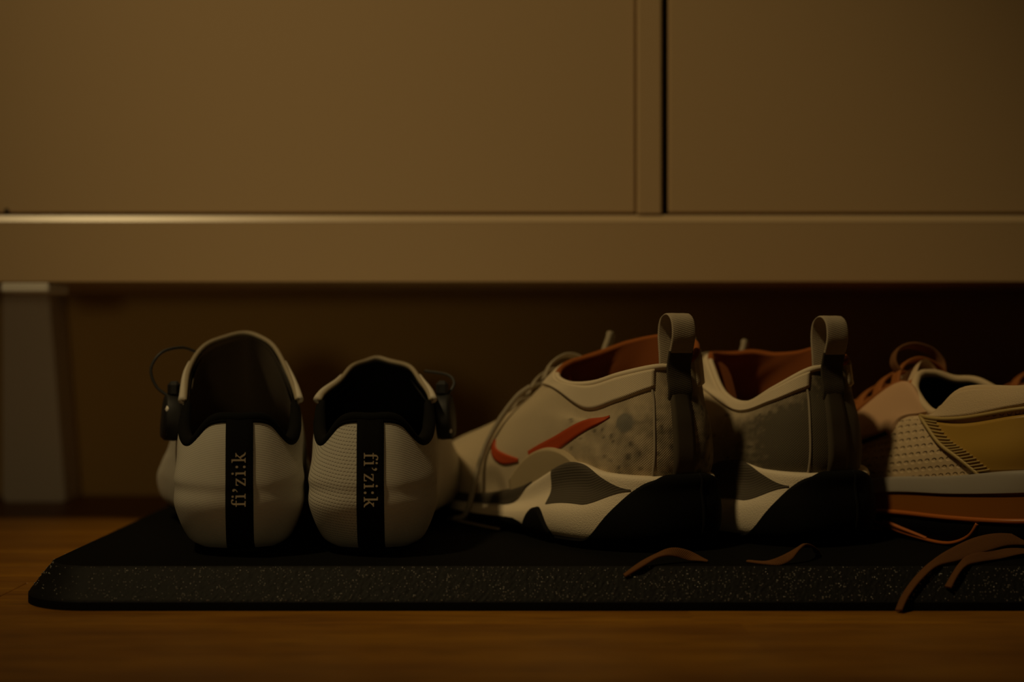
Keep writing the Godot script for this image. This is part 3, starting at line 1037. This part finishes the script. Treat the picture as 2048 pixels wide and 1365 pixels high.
# ------------------------------------------------------------------ orange and cream trainers
func trainer(label: String, at: Vector3, turn: float) -> void:
	var t := thing("running_trainer", label, "shoe", at, turn, "cream and orange trainers")
	var halves := [
		[[8, 0, 42], [11, -18, 42], [27, -32, 41], [60, -36, 37], [108, -37, 30], [160, -42, 22], [208, -44, 20], [250, -30, 22], [274, 0, 26]],
		[[2, 0, 56], [6, -19, 56], [24, -34, 54], [58, -37.5, 50], [106, -38.5, 44], [158, -42, 36], [206, -43, 34], [250, -30, 34], [274, 0, 36]],
		[[2, 0, 72], [6, -18, 71], [23, -32, 67], [56, -36, 61], [98, -35, 66], [138, -35, 60], [180, -32, 50], [222, -22, 47], [244, 0, 46]],
		[[5, 0, 83], [8, -17, 82], [22, -29.5, 80], [54, -33.5, 76], [84, -32.5, 70], [108, -26, 86], [138, -20, 76], [165, -12, 66], [178, 0, 65]],
		[[8, 0, 92], [10, -15, 90, 3], [22, -26.5, 86.5, 8], [56, -31, 85, 6], [76, -32, 72, 8], [97, -25, 83, 6], [106, -16, 90], [111, -7, 93], [112, 0, 93.5]],
	]
	var l := loft(halves)
	var n := float(l.n)
	var pale := Color(0.72, 0.54, 0.32)
	var warm := Color(0.52, 0.15, 0.025)
	var tint := func(p: Vector3, a: float, tt: float) -> Color:
		var aa := absf(a if a < n / 2 else a - n)
		return pale.lerp(warm, 0.9 * smoothstep(4.6, 5.6, aa + 0.4 * (0.5 - tt)))
	part("upper", patch(l, 0.0, n, 0.0, 1.0, 240, 60, 0.0, false, tint, 1.0), M.trainer_knit, t)
	part("lining", patch(l, 0.0, n, 0.2, 1.0, 120, 20, -0.0034), M.black_lining, t, "dark lining")
	part("insole", cap(l, 0.12, 0.0, 60, 0.95), M.black_lining, t)
	# padded heel collar, cream, from the ankle round the heel
	part("heel_collar", patch(l, -3.75, 3.75, func(a): return lerpf(0.70, 0.63, smoothstep(1.0, 3.2, absf(a))), 1.0, 120, 14, 0.0026, true), M.cream, t, "padded cream heel collar")
	var rim := []
	for i in 140:
		var a := i / 140.0 * n
		rim.append(l.pt(a, 1.0) + l.normal(a, 0.98) * -0.0004)
	part("collar_rim", tube(rim, 0.0024, 12, true), M.cream, t)
	# smooth peach quarter in front of the ankle
	part("quarter", patch(l, 4.05, 5.75, func(a): return lerpf(0.40, 0.34, smoothstep(4.0, 5.7, a)), 0.985, 40, 24, 0.0014, true), M.peach, t, "peach front quarter")
	part("quarter", patch(l, n - 5.75, n - 4.05, 0.36, 0.985, 40, 24, 0.0014, true), M.peach, t)
	part("slot", tube(on_loft(l, [Vector2(4.15, 0.415), Vector2(4.7, 0.37), Vector2(5.2, 0.34)], 20, 0.0012), 0.0011, 8), M.black_lining, t)
	# mustard heel counter with a stitched edge
	part("heel_counter", patch(l, -3.3, func(fj): return lerpf(2.55, 3.75, fj), 0.03, 0.615, 90, 24, 0.0017, true), M.mustard, t, "mustard heel counter")
	part("counter_edge", tube(on_loft(l, [Vector2(2.5, 0.03), Vector2(2.95, 0.25), Vector2(3.45, 0.48), Vector2(3.82, 0.635)], 30, 0.0018), 0.0012, 8), M.mustard_edge, t)
	part("counter_edge", tube(on_loft(l, [Vector2(3.8, 0.63), Vector2(2.9, 0.645), Vector2(1.8, 0.66), Vector2(0.8, 0.67), Vector2(0.0, 0.67)], 50, 0.0021), 0.0011, 8), M.mustard_edge, t)
	for k in 18:       # zigzag stitches along the slanting edge
		var f := (k + 0.5) / 18.0
		var a := lerpf(2.52, 3.70, f)
		var tt := lerpf(0.05, 0.59, f)
		part("stitch", tube(on_loft(l, [Vector2(a - 0.02, tt), Vector2(a - 0.26, tt + 0.015)], 4, 0.0021), 0.0005, 6), M.mustard_edge, t)
	# tongue and its loop, lace band down the throat
	var tg := []
	for i in 13:
		var s := i / 12.0
		var row := []
		for j in 21:
			var a := lerpf(6.3, n - 6.3, j / 20.0)
			row.append(l.pt(a, 1.0 - 0.3 * s) + l.normal(a, 0.97) * -0.0020 + Vector3(0, 0.010 * (1.0 - s) * sin(PI * j / 20.0), -0.003 * (1.0 - s)))
		tg.append(row)
	part("tongue", grid(tg), M.cream, t)
	var c := l.pt(n / 2, 1.0)
	var lp := spline([c + local(6, -17, 0), c + local(9, -19, 6), c + local(12, -13, 13), c + local(13, 0, 16), c + local(12, 14, 13), c + local(9, 20, 6), c + local(6, 18, -1)], 48)
	var lu := []
	for p in lp: lu.append((p - (c + local(5, 0, 4))).normalized())
	part("tongue_loop", ribbon(lp, lu, 0.006, 0.0020), M.brown_loop, t, "brown loop on the tongue")
	for k in 5:
		var uu := 122.0 + k * 15.0
		var vv := 96.0 - k * 8.5
		var pts := spline([local(uu - 6, -23 - k, vv - 11), local(uu - 2, -15, vv), local(uu, 0, vv + 5), local(uu - 2, 15, vv), local(uu - 6, 22, vv - 11)], 22)
		var up2 := []
		for p in pts: up2.append((p - local(uu - 20, 0, vv - 40)).normalized())
		part("lace", ribbon(pts, up2, 0.008, 0.0020), M.orange_trim, t, "flat orange lace")
	part("eyestay", patch(l, 5.3, 6.9, 0.55, 0.93, 24, 14, 0.0026, true), M.orange_trim, t, "orange lace stay")
	# sole: white rand, orange cushion, outsole
	var hs := [
		[[10, 0, 3], [14, -19, 2], [30, -33, 1], [60, -37, 0.4], [100, -36, 2], [150, -40, 0.4], [208, -42, 0.4], [254, -28, 6], [278, 0, 12]],
		[[2, 0, 13], [7, -22, 12], [26, -37, 10], [58, -41, 9], [104, -40, 8], [155, -45, 5], [208, -46, 5], [256, -31, 11], [281, 0, 17]],
		[[0, 0, 20], [5, -23, 19], [25, -38, 17.5], [58, -42, 16], [106, -41, 14.5], [156, -46, 9], [208, -47, 9], [256, -32, 14], [282, 0, 20]],
		[[1, 0, 33], [6, -22, 33], [26, -36.5, 31], [58, -40, 28], [106, -40, 25], [157, -45, 14], [208, -46, 14], [255, -31, 18], [281, 0, 23]],
		[[0, 0, 35], [5, -23, 34.5], [25, -38, 32.5], [58, -41.5, 29.5], [107, -41.5, 26], [158, -46, 16], [208, -47, 16], [255, -32, 20], [281, 0, 25]],
		[[0, 0, 45], [5, -22, 44.5], [25, -36.5, 42.5], [60, -40, 37.5], [108, -40.5, 33], [160, -45, 24], [208, -46, 22], [254, -31, 25], [279, 0, 29]],
		[[6, 0, 46], [10, -19, 45.5], [27, -33, 43.5], [60, -37, 38.5], [108, -38, 34], [160, -43, 25], [208, -44, 23], [250, -30, 26], [275, 0, 30]],
	]
	for h in hs:
		for i in [5, 6, 7]: h[i][1] *= 0.9
	var m := loft(hs)
	part("midsole", patch(m, 0.0, n, 0.655, 1.0, 180, 16), M.trainer_white, t, "white midsole rand")
	part("midsole", patch(m, 4.25, n - 4.25, 0.36, 0.66, 100, 10), M.trainer_white, t)
	part("cushion", patch(m, -4.25, 4.25, 0.34, 0.655, 140, 14), M.cushion, t, "orange see-through cushion")
	part("midsole_deck", cap(m, 1.0, -0.0005, 60), M.trainer_white, t)
	part("outsole", patch(m, 0.0, n, 0.0, 0.34, 180, 12), M.black_outsole, t)
	part("outsole_bottom", cap(m, 0.0, -0.0002, 60), M.black_outsole, t)
	part("outsole_rim", tube(on_loft(m, [Vector2(-4.2, 0.335), Vector2(-3.0, 0.335), Vector2(-2.0, 0.335), Vector2(-1.0, 0.335), Vector2(0, 0.335), Vector2(1.0, 0.335), Vector2(2.0, 0.335), Vector2(3.0, 0.335), Vector2(4.2, 0.335)], 90, 0.0004), 0.0014, 10), M.orange_sole, t, "orange outsole rim")
	part("outsole_edge", tube(on_loft(m, [Vector2(2.45, 0.30), Vector2(2.62, 0.14), Vector2(3.0, 0.035), Vector2(3.5, 0.02), Vector2(3.9, 0.07), Vector2(4.25, 0.22)], 50, 0.0006), 0.0010, 8), M.orange_sole, t)
	part("outsole_flash", stroke(m, [Vector2(3.45, 0.03), Vector2(3.8, 0.08), Vector2(4.05, 0.19)], [0.0008, 0.0022, 0.0014], 20, 0.0012), M.orange_sole, t)
	part("outsole_flash", stroke(m, [Vector2(4.2, 0.05), Vector2(4.5, 0.12), Vector2(4.7, 0.22)], [0.0008, 0.0024, 0.0014], 20, 0.0012), M.orange_sole, t)

# ------------------------------------------------------------------ loose laces on the mat's front edge
func strap(called: String, label: String, pts: Array, ups: Array, widths: Array) -> void:
	var base: Vector3 = pts[0]
	for p in pts:
		base.y = minf(base.y, p.y)
	var t := thing(called, label, "shoelace", base, 0.0, "loose brown laces")
	var rel := []
	for p in pts: rel.append(p - base)
	var ws := []
	for w in widths: ws.append(Vector2(w * 0.001, 0))
	part("band", ribbon(spline(rel, 80), spline(ups, 80), spline(ws, 80), 0.0013), M.lace_brown, t)

func _ready() -> void:
	# ---- camera
	var cam := Camera3D.new()
	cam.name = "camera"
	cam.position = Vector3(0, 0.130, 0)
	cam.rotation_degrees = Vector3(0.15, 0, 0)
	cam.fov = 26.99
	cam.near = 0.02
	cam.far = 20.0
	var ca := CameraAttributesPhysical.new()
	ca.frustum_focal_length = 50.0
	ca.frustum_focus_distance = 0.742
	ca.exposure_aperture = 3.9
	ca.frustum_near = 0.02
	ca.frustum_far = 20.0
	cam.attributes = ca
	add_child(cam)
	cam.current = true
	# ---- air
	var we := WorldEnvironment.new()
	we.name = "world_environment"
	var e := Environment.new()
	e.background_mode = Environment.BG_COLOR
	e.background_color = Color(0.01, 0.008, 0.005)
	e.tonemap_mode = Environment.TONE_MAPPER_LINEAR
	e.tonemap_exposure = 1.0
	e.sdfgi_enabled = true
	e.ssao_enabled = true
	e.ssil_enabled = true
	we.environment = e
	add_child(we)
	materials()
	lamps()
	# ---- setting and things
	room()
	cabinet()
	rubber_mat()
	white_shoe("white cycling shoe with taller tongue and dial on its left, leftmost of all shoes", Vector3(-0.1385, MAT_H, -0.7225), deg_to_rad(9.5), -1.0, 117.0, true, PI / 2)
	white_shoe("white cycling shoe with lower tongue, between the other white shoe and the tan shoes", Vector3(-0.0720, MAT_H, -0.7225), deg_to_rad(4.0), 1.0, 102.0, false, -PI / 2)
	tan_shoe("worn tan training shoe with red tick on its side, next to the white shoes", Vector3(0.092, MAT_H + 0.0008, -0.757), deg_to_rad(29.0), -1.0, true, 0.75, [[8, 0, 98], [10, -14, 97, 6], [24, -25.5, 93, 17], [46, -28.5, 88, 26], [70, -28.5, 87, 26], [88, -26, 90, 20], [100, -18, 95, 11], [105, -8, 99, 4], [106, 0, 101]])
	tan_shoe("darker tan training shoe, grimy and with shade in its colour, without a tick, next to the cream and orange trainer", Vector3(0.1785, MAT_H + 0.0008, -0.777), deg_to_rad(29.0), 1.0, false, 1.3, [[8, 0, 97], [9, -14, 95, 5], [24, -25, 85, 18], [44, -28.5, 76, 31], [66, -28, 81, 23], [84, -26, 96, 7], [96, -18, 103, 2], [103, -8, 104], [105, 0, 104]])
	trainer("cream and orange trainer with mustard heel panel, nearest the right edge of the photo", Vector3(0.3015, MAT_H, -0.742), deg_to_rad(30.0))
	trainer("second cream and orange trainer, mostly hidden, only its front edge showing at far right", Vector3(0.394, MAT_H, -0.775), deg_to_rad(30.0))
	# ---- laces lying over the front edge of the mat
	strap("shoelace", "short brown lace end arching up over the mat's front edge, below the first tan shoe", [Vector3(0.0554, 0.0160, -0.7015), Vector3(0.0647, 0.0216, -0.704), Vector3(0.0726, 0.0248, -0.709), Vector3(0.0808, 0.0258, -0.714), Vector3(0.0895, 0.0235, -0.717), Vector3(0.0985, 0.0208, -0.7160)],
		[Vector3(-0.5, 0.5, 0.7), Vector3(-0.5, 0.6, 0.6), Vector3(-0.3, 0.85, 0.4), Vector3(0.1, 0.65, 0.75), Vector3(0.25, 0.45, 0.85), Vector3(0.1, 0.95, 0.3)], [2.0, 3.6, 4.0, 5.4, 5.4, 1.6])
	strap("shoelace", "small brown lace end sticking up at the mat's front edge, below the second tan shoe", [Vector3(0.1190, 0.0207, -0.7180), Vector3(0.1265, 0.0208, -0.7115), Vector3(0.1330, 0.0216, -0.7105), Vector3(0.1385, 0.0237, -0.7125), Vector3(0.1441, 0.0272, -0.716), Vector3(0.149, 0.0285, -0.722), Vector3(0.156, 0.0250, -0.734), Vector3(0.160, 0.0208, -0.745)],
		[Vector3(0, 1, 0.0), Vector3(-0.1, 0.95, 0.3), Vector3(-0.3, 0.55, 0.8), Vector3(-0.4, 0.45, 0.8), Vector3(-0.5, 0.75, 0.45), Vector3(-0.3, 0.95, 0.2), Vector3(0.4, 0.9, 0.2), Vector3(0.3, 0.9, 0.2)], [3, 3, 4.5, 4.6, 2.6, 2.4, 4, 4])
	strap("shoelace", "long loose brown lace hanging over the mat's edge down to the floor, at right", [Vector3(0.290, 0.0225, -0.752), Vector3(0.274, 0.0265, -0.745), Vector3(0.2566, 0.0290, -0.738), Vector3(0.2403, 0.0278, -0.728), Vector3(0.2218, 0.0243, -0.714), Vector3(0.2088, 0.0212, -0.7045), Vector3(0.199, 0.0147, -0.6985), Vector3(0.1917, 0.0075, -0.6935), Vector3(0.187, 0.0014, -0.688)],
		[Vector3(0, 1, 0.2), Vector3(0, 0.8, 0.5), Vector3(0, 0.7, 0.7), Vector3(-0.1, 0.65, 0.75), Vector3(-0.2, 0.6, 0.8), Vector3(-0.5, 0.5, 0.7), Vector3(-0.75, 0.45, 0.45), Vector3(-0.8, 0.5, 0.35), Vector3(-0.6, 0.7, 0.3)], [6, 7, 8.5, 10, 8, 4.4, 4.8, 5.0, 4.0])
	strap("shoelace", "shorter brown lace end crossing under the long lace on the mat's edge", [Vector3(0.278, 0.0212, -0.742), Vector3(0.2626, 0.0232, -0.735), Vector3(0.2457, 0.0228, -0.725), Vector3(0.2306, 0.0226, -0.712), Vector3(0.2229, 0.0209, -0.7040), Vector3(0.2179, 0.0169, -0.6995), Vector3(0.2133, 0.0112, -0.6960)],
		[Vector3(0, 1, 0.1), Vector3(0, 0.9, 0.4), Vector3(0, 0.8, 0.6), Vector3(-0.2, 0.7, 0.7), Vector3(-0.5, 0.5, 0.7), Vector3(-0.7, 0.45, 0.55), Vector3(-0.7, 0.5, 0.5)], [5, 6, 7.5, 6.5, 4, 3.6, 4])
